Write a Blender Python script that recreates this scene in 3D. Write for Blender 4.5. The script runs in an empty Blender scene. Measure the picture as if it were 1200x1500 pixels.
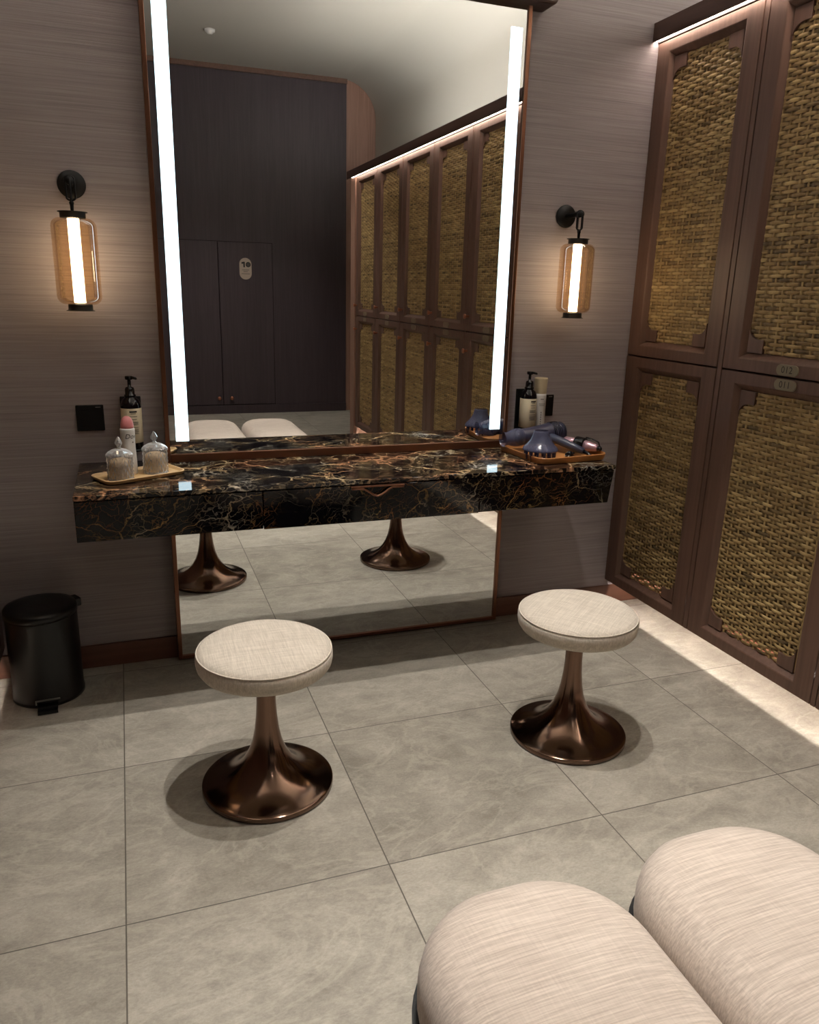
import bpy, bmesh, math, random
from mathutils import Vector, Matrix
random.seed(7)
PI = math.pi
SC = bpy.context.scene
COL = SC.collection

# ------------------------------------------------------------------ mesh helper
class MB:
    """Collects faces; every build() links ONE mesh object."""
    def __init__(s):
        s.v = []; s.f = []; s.m = []; s.s = []; s.tone = []
    def add(s, verts, faces, mi=0, smooth=False, tone=0.5):
        o = len(s.v)
        s.v += [tuple(p) for p in verts]
        s.tone += [tone] * len(verts)
        for f in faces:
            s.f.append([i + o for i in f]); s.m.append(mi); s.s.append(smooth)
        return s
    def box(s, x0, x1, y0, y1, z0, z1, b=0.0, mi=0, seg=2):
        if x0 > x1: x0, x1 = x1, x0
        if y0 > y1: y0, y1 = y1, y0
        if z0 > z1: z0, z1 = z1, z0
        bm = bmesh.new()
        bmesh.ops.create_cube(bm, size=1)
        for v in bm.verts:
            v.co = Vector((x0 + (v.co.x + .5) * (x1 - x0), y0 + (v.co.y + .5) * (y1 - y0), z0 + (v.co.z + .5) * (z1 - z0)))
        if b > 0:
            bmesh.ops.bevel(bm, geom=bm.edges[:], offset=b, segments=seg, profile=.5, affect='EDGES')
        return s.bm(bm, mi)
    def bm(s, bm, mi=0, smooth=False, M=None):
        bm.verts.index_update()
        vs = [(M @ v.co if M else v.co.copy()) for v in bm.verts]
        s.add(vs, [[v.index for v in f.verts] for f in bm.faces], mi, smooth)
        bm.free(); return s
    def lathe(s, prof, n=48, M=None, mi=0, smooth=True, cap=True, sx=1, sy=1):
        vs = []; fs = []
        for (r, z) in prof:
            for k in range(n):
                a = 2 * PI * k / n
                vs.append(Vector((r * math.cos(a) * sx, r * math.sin(a) * sy, z)))
        for i in range(len(prof) - 1):
            for k in range(n):
                a = i * n + k; b = i * n + (k + 1) % n
                fs.append([a, b, b + n, a + n])
        if cap:
            if prof[0][0] > 1e-6: fs.append(list(range(n - 1, -1, -1)))
            if prof[-1][0] > 1e-6: fs.append([(len(prof) - 1) * n + k for k in range(n)])
        if M: vs = [M @ v for v in vs]
        return s.add(vs, fs, mi, smooth)
    def tube(s, pts, r, n=10, mi=0, closed=False, cap=True):
        pts = [Vector(p) for p in pts]; N = len(pts)
        rr = r if isinstance(r, (list, tuple)) else [r] * N
        vs = []; fs = []; up = None
        for i in range(N):
            if closed: t = pts[(i + 1) % N] - pts[i - 1]
            else: t = pts[min(i + 1, N - 1)] - pts[max(i - 1, 0)]
            t.normalize()
            if up is None:
                up = Vector((0, 0, 1)) if abs(t.z) < .9 else Vector((1, 0, 0))
            a = t.cross(up); a.normalize(); b = a.cross(t); up = b
            for k in range(n):
                th = 2 * PI * k / n
                vs.append(pts[i] + (a * math.cos(th) + b * math.sin(th)) * rr[i])
        for i in range(N if closed else N - 1):
            for k in range(n):
                j = (i + 1) % N
                fs.append([i * n + k, i * n + (k + 1) % n, j * n + (k + 1) % n, j * n + k])
        if cap and not closed:
            fs.append(list(range(n - 1, -1, -1))); fs.append([(N - 1) * n + k for k in range(n)])
        return s.add(vs, fs, mi, True)
    def prism(s, poly, d0, d1, axis='z', mi=0, b=0.0):
        """poly 2D points extruded along axis; (a,b) -> x: (d,a,b)  y: (a,d,b)  z: (a,b,d)"""
        bm = bmesh.new()
        def P(p, d):
            return (d, p[0], p[1]) if axis == 'x' else (p[0], d, p[1]) if axis == 'y' else (p[0], p[1], d)
        lo = [bm.verts.new(P(p, d0)) for p in poly]; hi = [bm.verts.new(P(p, d1)) for p in poly]
        n = len(poly)
        bm.faces.new(lo); bm.faces.new(hi)
        for i in range(n): bm.faces.new([lo[i], lo[(i + 1) % n], hi[(i + 1) % n], hi[i]])
        bmesh.ops.recalc_face_normals(bm, faces=bm.faces[:])
        if b > 0:
            cap = [e for e in bm.edges if (e.verts[0] in lo) == (e.verts[1] in lo)]
            bmesh.ops.bevel(bm, geom=cap, offset=b, segments=2, profile=.5, affect='EDGES')
        return s.bm(bm, mi)
    def xf(s, M):
        s.v = [tuple(M @ Vector(p)) for p in s.v]; return s
    def build(s, name, mat, parent=None, loc=None, sharp=None, weld=False):
        me = bpy.data.meshes.new(name)
        me.from_pydata(s.v, [], s.f)
        mats = mat if isinstance(mat, (list, tuple)) else [mat]
        for m in mats: me.materials.append(m)
        me.polygons.foreach_set('material_index', s.m)
        me.polygons.foreach_set('use_smooth', s.s)
        at = me.attributes.new('tone', 'FLOAT', 'POINT'); at.data.foreach_set('value', s.tone)
        me.update()
        if sharp is not None:
            me.polygons.foreach_set('use_smooth', [True] * len(me.polygons))
            me.set_sharp_from_angle(angle=math.radians(sharp))
        o = bpy.data.objects.new(name, me); COL.objects.link(o)
        if parent: o.parent = parent
        if loc: o.location = loc
        return o

def rrect(w, h, r, n=8, cx=0, cy=0):
    pts = []
    for (sx, sy, a0) in ((1, 1, 0), (-1, 1, PI / 2), (-1, -1, PI), (1, -1, 1.5 * PI)):
        for k in range(n + 1):
            a = a0 + PI / 2 * k / n
            pts.append((cx + sx * (w / 2 - r) + r * math.cos(a), cy + sy * (h / 2 - r) + r * math.sin(a)))
    return pts

def tag(o, label, cat, group=None, kind=None):
    o['label'] = label; o['category'] = cat
    if group: o['group'] = group
    if kind: o['kind'] = kind
    return o
def struct(o): o['kind'] = 'structure'; return o
def thing(name, label, cat, loc=(0, 0, 0), rz=0, group=None):
    o = bpy.data.objects.new(name, None); COL.objects.link(o)
    o.empty_display_size = .05; o.location = loc; o.rotation_euler = (0, 0, rz)
    return tag(o, label, cat, group)
def dup(root, loc, rz, label, group=None, skip=()):
    r = root.copy(); COL.objects.link(r); r.location = loc; r.rotation_euler = (0, 0, rz); r['label'] = label
    if group: r['group'] = group
    def rec(src, dst):
        for ch in list(src.children):
            if ch.name.split('.')[0] in skip: continue
            c = ch.copy(); COL.objects.link(c); c.parent = dst
            rec(ch, c)
    rec(root, r)
    return r

def text_geo(txt, size, spacing=1.0, shear=0.0):
    """flat triangulated outline of a text, centred, in the XY plane"""
    cu = bpy.data.curves.new('t', 'FONT'); cu.body = txt; cu.size = size; cu.align_x = 'CENTER'; cu.align_y = 'CENTER'
    cu.space_character = spacing; cu.shear = shear; cu.resolution_u = 3
    ob = bpy.data.objects.new('t', cu); COL.objects.link(ob)
    dg = bpy.context.evaluated_depsgraph_get(); dg.update()
    me = bpy.data.meshes.new_from_object(ob.evaluated_get(dg))
    v = [p.co.copy() for p in me.vertices]; f = [list(p.vertices) for p in me.polygons]
    bpy.data.objects.remove(ob); bpy.data.meshes.remove(me); bpy.data.curves.remove(cu)
    return v, f

# ------------------------------------------------------------------ materials
def lin(c):
    c = [x / 255 for x in c]
    return tuple((x / 12.92 if x <= .04045 else ((x + .055) / 1.055) ** 2.4) for x in c) + (1,)
class NT:
    def __init__(s, name):
        s.mat = bpy.data.materials.new(name); s.mat.use_nodes = True
        s.t = s.mat.node_tree; s.t.nodes.clear()
        s.out = s.n('ShaderNodeOutputMaterial')
    def n(s, typ, **kw):
        nd = s.t.nodes.new(typ)
        for k, v in kw.items():
            if k.startswith('_'): setattr(nd, k[1:], v)
            else:
                key = k.replace('__', ' ')
                nd.inputs[key].default_value = v
        return nd
    def l(s, a, b): s.t.links.new(a, b)
    def math(s, op, a, b=None, clamp=False):
        nd = s.t.nodes.new('ShaderNodeMath'); nd.operation = op; nd.use_clamp = clamp
        for i, x in enumerate((a, b)):
            if x is None: continue
            if isinstance(x, (int, float)): nd.inputs[i].default_value = x
            else: s.l(x, nd.inputs[i])
        return nd.outputs[0]
    def coord(s, scale=(1, 1, 1), rot=(0, 0, 0), kind='Object', loc=(0, 0, 0)):
        tc = s.t.nodes.new('ShaderNodeTexCoord'); mp = s.t.nodes.new('ShaderNodeMapping')
        mp.inputs['Scale'].default_value = scale; mp.inputs['Rotation'].default_value = rot; mp.inputs['Location'].default_value = loc
        s.l(tc.outputs[kind], mp.inputs['Vector']); return mp.outputs[0]
    def noise(s, vec, scale, detail=4, rough=.5, dist=0):
        nd = s.n('ShaderNodeTexNoise', Scale=scale, Detail=detail, Roughness=rough, Distortion=dist)
        s.l(vec, nd.inputs['Vector']); return nd
    def ramp(s, fac, stops, interp='LINEAR'):
        nd = s.t.nodes.new('ShaderNodeValToRGB'); nd.color_ramp.interpolation = interp
        el = nd.color_ramp.elements
        while len(el) < len(stops): el.new(.5)
        for e, (p, c) in zip(el, stops):
            e.position = p; e.color = c if len(c) == 4 else tuple(c) + (1,)
        s.l(fac, nd.inputs[0]); return nd.outputs[0]
    def mix(s, fac, a, b, mode='MIX'):
        nd = s.t.nodes.new('ShaderNodeMix'); nd.data_type = 'RGBA'; nd.blend_type = mode
        for sock, x in ((nd.inputs[0], fac), (nd.inputs[6], a), (nd.inputs[7], b)):
            if isinstance(x, (int, float, tuple)): sock.default_value = x
            else: s.l(x, sock)
        return nd.outputs[2]
    def bsdf(s, **kw):
        p = s.n('ShaderNodeBsdfPrincipled', **kw); s.l(p.outputs[0], s.out.inputs[0]); return p
    def bump(s, h, strength, dist, p):
        b = s.n('ShaderNodeBump', Strength=strength, Distance=dist); s.l(h, b.inputs['Height']); s.l(b.outputs[0], p.inputs['Normal'])

def plain(name, c, rough=.5, metal=0, **kw):
    t = NT(name); t.bsdf(Base__Color=lin(c), Roughness=rough, Metallic=metal, **kw); return t.mat
def emit(name, c, st):
    t = NT(name); e = t.n('ShaderNodeEmission', Color=c, Strength=st); t.l(e.outputs[0], t.out.inputs[0]); return t.mat

def wood(name, dark, light, axis='z', rough=.45, k=1.0):
    t = NT(name); p = t.bsdf(Roughness=rough)
    sc = {'z': (60, 60, 2.2), 'y': (60, 2.2, 60), 'x': (2.2, 60, 60)}[axis]
    v = t.coord(sc); n1 = t.noise(v, 1.0 * k, 6, .62, .3)
    sc2 = tuple(x * .12 for x in sc); n2 = t.noise(t.coord(sc2), 1.0, 3, .5, .6)
    f = t.math('ADD', t.math('MULTIPLY', n1.outputs[0], .65), t.math('MULTIPLY', n2.outputs[0], .35))
    t.l(t.ramp(f, [(.33, lin(dark)), (.66, lin(light))]), p.inputs['Base Color'])
    t.bump(n1.outputs[0], .25, .001, p)
    return t.mat

def glassy(name, tint, gloss=.12, edge=.6):
    """thin clear/tinted glass: tinted see-through with mirror-like reflection growing to the rim"""
    t = NT(name)
    tr = t.n('ShaderNodeBsdfTransparent', Color=tint); gl = t.n('ShaderNodeBsdfGlossy', Color=(1, 1, 1, 1), Roughness=.03)
    lw = t.n('ShaderNodeLayerWeight', Blend=.35)
    f = t.math('ADD', t.math('MULTIPLY', lw.outputs['Fresnel'], edge), gloss, True)
    mx = t.n('ShaderNodeMixShader'); t.l(f, mx.inputs[0]); t.l(tr.outputs[0], mx.inputs[1]); t.l(gl.outputs[0], mx.inputs[2])
    t.l(mx.outputs[0], t.out.inputs[0]); return t.mat

M = {}
M['wood'] = wood('walnut_veneer', (92, 68, 57), (118, 88, 74))
M['wood_h'] = wood('walnut_veneer_across', (92, 68, 57), (118, 88, 74), 'y')
M['base_wood'] = wood('baseboard_walnut', (92, 60, 46), (118, 79, 62), 'x')
M['dark_wood'] = wood('dark_stained_veneer', (56, 46, 50), (70, 58, 63), 'z', .5)
M['cornice'] = wood('dark_cornice_wood', (62, 42, 35), (80, 55, 45), 'y')
M['panel_wood'] = wood('warm_walnut_panel', (140, 106, 90), (168, 130, 112))
M['tray_l'] = wood('bamboo', (196, 158, 108), (220, 186, 136), 'x', .5)
M['tray_r'] = wood('acacia', (150, 98, 52), (182, 124, 70), 'x', .42)
M['bronze'] = plain('antique_bronze', (128, 88, 68), .32, .9)
M['black'] = plain('matt_black_metal', (17, 17, 19), .45, .2)
M['black_plastic'] = plain('gloss_black_plastic', (10, 10, 13), .18)
M['bin_black'] = plain('satin_black_steel', (7, 7, 7), .36)
M['steel'] = plain('brushed_steel', (170, 168, 162), .3, 1)
M['copper'] = plain('copper_knob', (190, 128, 100), .28, 1)
M['plaster'] = plain('cream_plaster', (188, 183, 173), .85)
M['white_plastic'] = plain('white_plastic', (222, 220, 216), .4)
M['cream_plastic'] = plain('cream_plastic', (206, 192, 160), .4)
M['pink'] = plain('pink_cap', (214, 132, 134), .35)
M['label'] = plain('cream_label_paper', (206, 194, 166), .6)
M['ink'] = plain('dark_ink', (32, 28, 30), .6)
M['ink_grey'] = plain('grey_ink', (112, 106, 100), .6)
M['bottle'] = plain('near_black_bottle', (14, 12, 16), .1)
M['navy'] = plain('navy_purple_plastic', (46, 46, 66), .3)
M['navy2'] = plain('slate_blue_plastic', (62, 66, 84), .28)
M['lav'] = plain('lavender_metal', (196, 160, 170), .3, .5)
M['sign'] = plain('tan_sign_plate', (176, 160, 146), .5)
M['plate'] = plain('brass_grey_plate', (140, 128, 106), .45, .3)
M['plate_ink'] = plain('engraved_number', (45, 36, 28), .6)
M['groove'] = plain('dark_joint', (20, 14, 12), .8)
M['mirror'] = plain('mirror_silver', (244, 246, 245), .0, 1)
M['amber'] = glassy('amber_glass', (.90, .76, .60, 1), .03, .35)
M['clear'] = None
M['smoke'] = None
M['cotton'] = plain('beige_cotton', (196, 172, 140), .9)
M['led'] = emit('cool_light_strip', (.70, .91, 1, 1), 2.2)
M['led_w'] = emit('warm_white_led', (1, .84, .72, 1), 24.0)
M['led_u'] = emit('warm_white_floor_led', (1, .90, .81, 1), 42.0)
M['led_c'] = emit('cove_led', (1, .97, .93, 1), 265.0)
M['tube'] = emit('lamp_tube', (1, .86, .64, 1), 10.0)
M['lamp'] = emit('downlight_lens', (1, .88, .72, 1), 8.0)

def milky(name, tint, base, fac, rough):
    t = NT(name); tr = t.n('ShaderNodeBsdfTransparent', Color=tint); p = t.n('ShaderNodeBsdfPrincipled', Roughness=rough); p.inputs['Base Color'].default_value = base
    mx = t.n('ShaderNodeMixShader', Fac=fac); t.l(tr.outputs[0], mx.inputs[1]); t.l(p.outputs[0], mx.inputs[2]); t.l(mx.outputs[0], t.out.inputs[0]); return t.mat
M['smoke'] = milky('smoky_violet_plastic', (.62, .60, .74, 1), lin((84, 86, 108)), .6, .2)
def mk_cut():
    t = NT('clear_cut_glass'); tr = t.n('ShaderNodeBsdfTransparent', Color=(.96, .97, .98, 1)); gl = t.n('ShaderNodeBsdfGlossy', Color=(1, 1, 1, 1), Roughness=.06); df = t.n('ShaderNodeBsdfDiffuse', Color=(.9, .92, .95, 1))
    a = t.n('ShaderNodeMixShader', Fac=.55); t.l(gl.outputs[0], a.inputs[1]); t.l(df.outputs[0], a.inputs[2])
    lw = t.n('ShaderNodeLayerWeight', Blend=.5); f = t.math('ADD', t.math('MULTIPLY', t.math('POWER', lw.outputs['Facing'], 1.5), 1.1), .19, True)
    mx = t.n('ShaderNodeMixShader'); t.l(f, mx.inputs[0]); t.l(tr.outputs[0], mx.inputs[1]); t.l(a.outputs[0], mx.inputs[2]); t.l(mx.outputs[0], t.out.inputs[0]); return t.mat
M['clear'] = mk_cut()
def mk_metal():
    t = NT('brushed_copper_brown'); p = t.bsdf(Base__Color=lin((122, 98, 84)), Metallic=1, Roughness=.16)
    p.inputs['Anisotropic'].default_value = .75; p.inputs['Anisotropic Rotation'].default_value = .25
    tg = t.t.nodes.new('ShaderNodeTangent'); tg.direction_type = 'RADIAL'; tg.axis = 'Z'
    t.l(tg.outputs[0], p.inputs['Tangent'])
    return t.mat
M['stoolmetal'] = mk_metal()

def mk_wallpaper():
    t = NT('grasscloth_wallpaper'); p = t.bsdf(Roughness=.75)
    n1 = t.noise(t.coord((1.6, 1.6, 190)), 1, 4, .6, .05)
    n2 = t.noise(t.coord((5, 5, 480)), 1, 3, .6, .1)
    n3 = t.noise(t.coord((.9, .9, 75)), 1, 3, .5, .05)
    f = t.math('ADD', t.math('ADD', t.math('MULTIPLY', n1.outputs[0], .45), t.math('MULTIPLY', n2.outputs[0], .37)), t.math('MULTIPLY', n3.outputs[0], .18))
    t.l(t.ramp(f, [(.32, lin((136, 127, 129))), (.5, lin((160, 150, 151))), (.66, lin((176, 167, 167)))]), p.inputs['Base Color'])
    t.bump(f, .5, .003, p)
    return t.mat
M['paper'] = mk_wallpaper()

def mk_floor():
    t = NT('stone_tile'); p = t.bsdf(Roughness=.5)
    tc = t.t.nodes.new('ShaderNodeTexCoord'); sp = t.t.nodes.new('ShaderNodeSeparateXYZ'); t.l(tc.outputs['Object'], sp.inputs[0])
    PX, PY = .6005, .605
    u = t.math('DIVIDE', t.math('SUBTRACT', sp.outputs[0], -.442), PX); v = t.math('DIVIDE', t.math('SUBTRACT', sp.outputs[1], -.629), PY)
    def edge(a, pitch):
        fr = t.math('FRACT', a); d = t.math('MINIMUM', fr, t.math('SUBTRACT', 1.0, fr)); return t.math('MULTIPLY', d, pitch)
    d = t.math('MINIMUM', edge(u, PX), edge(v, PY))
    grout = t.math('SUBTRACT', 1.0, t.math('DIVIDE', t.math('SUBTRACT', d, .0009), .0012, ), True)
    # per tile id
    cb = t.t.nodes.new('ShaderNodeCombineXYZ'); t.l(t.math('FLOOR', u), cb.inputs[0]); t.l(t.math('FLOOR', v), cb.inputs[1])
    wn = t.t.nodes.new('ShaderNodeTexWhiteNoise'); wn.noise_dimensions = '3D'; t.l(cb.outputs[0], wn.inputs['Vector'])
    off = t.t.nodes.new('ShaderNodeVectorMath'); off.operation = 'MULTIPLY_ADD'
    t.l(wn.outputs['Color'], off.inputs[0]); off.inputs[1].default_value = (9, 9, 9); t.l(tc.outputs['Object'], off.inputs[2])
    mp = t.t.nodes.new('ShaderNodeMapping'); mp.inputs['Scale'].default_value = (1.0, 1.7, 1); mp.inputs['Rotation'].default_value = (0, 0, .32)
    t.l(off.outputs[0], mp.inputs[0]); vec = mp.outputs[0]
    big = t.noise(vec, 2.0, 6, .62, .9); mid = t.noise(vec, 9, 9, .74, .5); fine = t.noise(vec, 120, 5, .75, .1)
    vein = t.noise(vec, 2.6, 5, .6, 1.8)
    vl = t.math('SUBTRACT', 1.0, t.math('MULTIPLY', t.math('ABSOLUTE', t.math('SUBTRACT', vein.outputs[0], .5)), 26), True)
    vl = t.math('MULTIPLY', vl, .22)
    f = t.math('ADD', t.math('MULTIPLY', big.outputs[0], .36), t.math('ADD', t.math('MULTIPLY', mid.outputs[0], .36), t.math('MULTIPLY', fine.outputs[0], .28)))
    f = t.math('ADD', f, t.math('MULTIPLY', t.math('SUBTRACT', wn.outputs['Value'], .5), .05))
    col = t.ramp(f, [(.38, lin((132, 126, 115))), (.5, lin((160, 154, 142))), (.62, lin((186, 180, 167)))])
    col = t.mix(vl, col, lin((206, 199, 184)))
    col = t.mix(grout, col, lin((92, 86, 78)))
    t.l(col, p.inputs['Base Color'])
    h = t.math('SUBTRACT', t.math('ADD', t.math('MULTIPLY', mid.outputs[0], .7), t.math('MULTIPLY', fine.outputs[0], .35)), t.math('MULTIPLY', grout, .6))
    t.bump(h, .35, .004, p)
    return t.mat
M['floor'] = mk_floor()

def mk_marble(name='black_gold_marble', w=1.0, gain=0, sy=1.25):
    t = NT(name); p = t.bsdf(Roughness=.06)
    p.inputs['Specular IOR Level'].default_value = .34
    tc = t.coord((1, 1, 1), (.3, .2, .35))
    dn = t.noise(tc, 5, 5, .6); vm = t.t.nodes.new('ShaderNodeVectorMath'); vm.operation = 'MULTIPLY_ADD'
    t.l(dn.outputs['Color'], vm.inputs[0]); vm.inputs[1].default_value = (.16, .16, .16); t.l(tc, vm.inputs[2])
    mp = t.t.nodes.new('ShaderNodeMapping'); mp.inputs['Scale'].default_value = (.62, sy, 1.3); t.l(vm.outputs[0], mp.inputs[0])
    def crack(scale, w):
        vo = t.t.nodes.new('ShaderNodeTexVoronoi'); vo.feature = 'DISTANCE_TO_EDGE'; vo.inputs['Scale'].default_value = scale
        t.l(mp.outputs[0], vo.inputs['Vector'])
        return t.math('SUBTRACT', 1.0, t.math('DIVIDE', vo.outputs['Distance'], w), True)
    m1 = t.noise(tc, 4.5, 3, .6, .6); mask = t.ramp(m1.outputs[0], [(.38, (0, 0, 0)), (.56, (1, 1, 1))])
    m2 = t.noise(tc, 9, 4, .6, .4); mask2 = t.ramp(m2.outputs[0], [(.44, (0, 0, 0)), (.62, (1, 1, 1))])
    a = t.math('MULTIPLY', crack(7, .022 * w), mask); b = t.math('MULTIPLY', crack(17, .03 * w), mask2); c = t.math('MULTIPLY', crack(40, .05 * w), t.math('MULTIPLY', mask, .45))
    f = t.math('MAXIMUM', a, t.math('MAXIMUM', t.math('MULTIPLY', b, .65), c))
    cn = t.noise(tc, 6, 3, .5)
    vc = t.ramp(cn.outputs[0], [(.36, lin((130 + gain, 124 + gain, 112 + gain))), (.5, lin((132 + gain, 106 + gain, 66 + gain))), (.62, lin((132 + gain, 84 + gain, 48 + gain)))])
    t.l(t.mix(f, lin((9, 8, 11)), vc), p.inputs['Base Color'])
    return t.mat
M['marble'] = mk_marble('black_gold_marble', .85, -8)
M['marble_top'] = mk_marble('black_gold_marble_slab', 1.7, 55, .8)

def mk_fabric(name, c0, c1, sc, wav=False):
    t = NT(name); p = t.bsdf(Roughness=.9); p.inputs['Sheen Weight'].default_value = .15
    a = t.noise(t.coord((sc * 1.2, sc * .05, sc * .3)), 1, 3, .6, .15); b = t.noise(t.coord((sc * .035, sc * 1.2, sc * .3)), 1, 3, .6, .15)
    if wav:
        f = t.math('ADD', t.math('MULTIPLY', b.outputs[0], .8), t.math('MULTIPLY', a.outputs[0], .2))
    else:
        f = t.math('ADD', t.math('MULTIPLY', b.outputs[0], .5), t.math('MULTIPLY', a.outputs[0], .5))
    t.l(t.ramp(f, [(.35, lin(c0)), (.65, lin(c1))]), p.inputs['Base Color'])
    t.bump(f, .45, .0018, p)
    return t.mat
M['linen'] = mk_fabric('cream_linen', (186, 176, 162), (224, 214, 200), 330)
M['bench'] = mk_fabric('beige_ribbed_fabric', (186, 172, 160), (222, 209, 197), 300, True)

def mk_rattan():
    t = NT('woven_rattan'); p = t.bsdf(Roughness=.5)
    at = t.t.nodes.new('ShaderNodeAttribute'); at.attribute_name = 'tone'
    n = t.noise(t.coord((200, 30, 500)), 1, 3, .6)
    f = t.math('ADD', t.math('MULTIPLY', at.outputs['Fac'], .75), t.math('MULTIPLY', n.outputs[0], .25))
    t.l(t.ramp(f, [(.08, lin((96, 78, 52))), (.45, lin((160, 132, 86))), (.9, lin((204, 176, 122)))]), p.inputs['Base Color'])
    return t.mat
M['rattan'] = mk_rattan()

# ------------------------------------------------------------------ constants
XR = 1.597; XLT = -.819; YW = .05; YB = -5.785; ZC = 3.37; XPL = 2.27
SEAM = 1.103

# ------------------------------------------------------------------ the setting
b = MB(); b.box(-1.6, 2.6, YB - .1, YW + .1, -.1, 0); struct(b.build('floor', M['floor']))
b = MB(); b.box(-1.6, 2.6, YW, YW + .1, 0, ZC + .1); struct(b.build('wall_back', M['paper']))
# plaster wall above the lockers curving into the ceiling
RC = .36
prof = [(XPL, 0)] + [(XPL - RC + RC * math.cos(a), ZC - RC + RC * math.sin(a)) for a in [PI / 2 * k / 14 for k in range(15)]] + [(XPL - RC, ZC + .1), (2.6, ZC + .1), (2.6, 0)]
b = MB(); b.prism(prof, YB, YW, 'y'); struct(b.build('wall_right', M['plaster'], sharp=40))
b = MB(); b.box(-1.6, XPL - RC + .001, YB - .1, YW, ZC, ZC + .1); struct(b.build('ceiling', M['plaster']))
b = MB(); b.box(-1.6, XLT - .61, YB, YW, 0, ZC); struct(b.build('wall_left', M['dark_wood']))
# far wall, with two flush doors set into it
fw = MB(); fw.box(-1.6, 1.955, YB - .1, YB, 0, ZC)
fw = struct(fw.build('wall_far', M['dark_wood']))
b = MB(); b.box(1.955, 2.6, YB - .1, YB - .012, 0, ZC); struct(b.build('trim_1', M['panel_wood']))
b = MB(); b.box(-1.4, 1.955, YB, YB + .03, ZC - .045, ZC); struct(b.build('trim_2', M['wood_h']))
b = MB(); b.box(-1.4, 1.955, YB, YB + .014, 0, .09); struct(b.build('baseboard_far', M['dark_wood']))
for i, (x0, x1, kx) in enumerate(((.02, .60, .56), (.606, 1.155, .69))):
    b = MB(); b.box(x0, x1, YB - .01, YB + .006, .098, 1.757, .003)
    d = struct(b.build('door_%d' % (i + 1), M['dark_wood']))
    g = MB(); e = .006
    g.box(x0 - e, x1 + e, YB, YB + .0015, .092, 1.763); g.build('door_joint', M['groove'], d)
    k = MB(); k.lathe([(.012, 0), (.012, .012), (.02, .018), (.02, .024), (0, .026)], 20, Matrix.Translation((kx, YB + .006, .168)) @ Matrix.Rotation(-PI / 2, 4, 'X'))
    k.build('door_knob', M['copper'], d)
# oval sign on the door: face turned to the room, marks as their mirror image shows them
sg = MB(); cx, cz, y0 = .878, 1.50, YB + .006
sg.prism(rrect(.124, .214, .061, 10, cx, cz), y0, y0 + .006, 'y', 0, .001)
one = [(-.040, .044), (-.022, .048), (-.006, .048), (-.006, -.006), (-.022, -.006), (-.022, .030), (-.040, .026)]
sg.prism([(cx + p[0], cz + .02 + p[1]) for p in one], y0 + .006, y0 + .0072, 'y', 1)
sg.prism([(cx + .028 + .026 * math.cos(2 * PI * k / 24), cz + .041 + .026 * math.sin(2 * PI * k / 24)) for k in range(24)], y0 + .006, y0 + .0072, 'y', 1)
for (w, z) in ((.028, .053), (.034, .041), (.026, .029)):
    sg.box(cx + .028 - w / 2, cx + .028 + w / 2, y0 + .0072, y0 + .0078, cz + z - .0018, cz + z + .0018, 0, 2)
for (w, z) in ((.074, -.012), (.044, -.028), (.086, -.050)):
    sg.box(cx - w / 2, cx + w / 2, y0 + .006, y0 + .007, cz + z - .003, cz + z + .003, 0, 2)
tag(sg.build('door_sign', [M['sign'], M['ink'], M['ink_grey']]), 'tan oval sign with a dark figure and disc on the far door', 'sign')
# baseboard of the mirror wall
b = MB(); b.box(XLT - .6, XPL, YW - .012, YW, 0, .085, .002); struct(b.build('baseboard_back', M['base_wood']))
# smoke detector
t = MB(); t.lathe([(0, -.034), (.022, -.033), (.028, -.022), (.042, -.018), (.045, 0), (0, 0)], 32, Matrix.Translation((.491, -4.727, ZC)))
tag(t.build('smoke_detector', M['white_plastic']), 'round white smoke detector on the cream ceiling', 'smoke detector')

# ------------------------------------------------------------------ tall wall mirror
mr = thing('wall_mirror', 'tall bronze framed mirror with two glowing light strips on the wallpapered wall', 'mirror', (.3935, YW, 0))
def loc(b, o): return b.xf(Matrix.Translation(-Vector(o.location)))
MX0, MX1, MZ0, MZ1 = -.25, 1.037, .011, 2.282
b = MB(); b.box(MX0 + .012, MX1 - .012, 0, .04, MZ0 + .008, MZ1); loc(b, mr).build('mirror_glass', M['mirror'], mr)
for s in (0, 1):
    b = MB(); x = (MX0, MX0 + .0145) if s == 0 else (MX1 - .0145, MX1)
    b.box(x[0], x[1], -.007, YW, MZ0, MZ1, .0015); loc(b, mr).build('frame_side', M['bronze'], mr)
b = MB(); b.box(MX0 + .0145, MX1 - .0145, -.007, YW, MZ0, MZ0 + .013, .0015); loc(b, mr).build('frame_bottom', M['bronze'], mr)
b = MB(); b.prism(rrect(1.44, .062, .02, 6, .3935, MZ1 + .031), -.05, YW, 'y', 0, .008); loc(b, mr).build('top_rail', M['cornice'], mr)
for (x0, x1) in ((-.2145, -.172), (.963, 1.005)):
    b = MB(); b.box(x0, x1, -.003, .001, .822, 2.212); loc(b, mr).build('light_strip', M['led'], mr)

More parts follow.
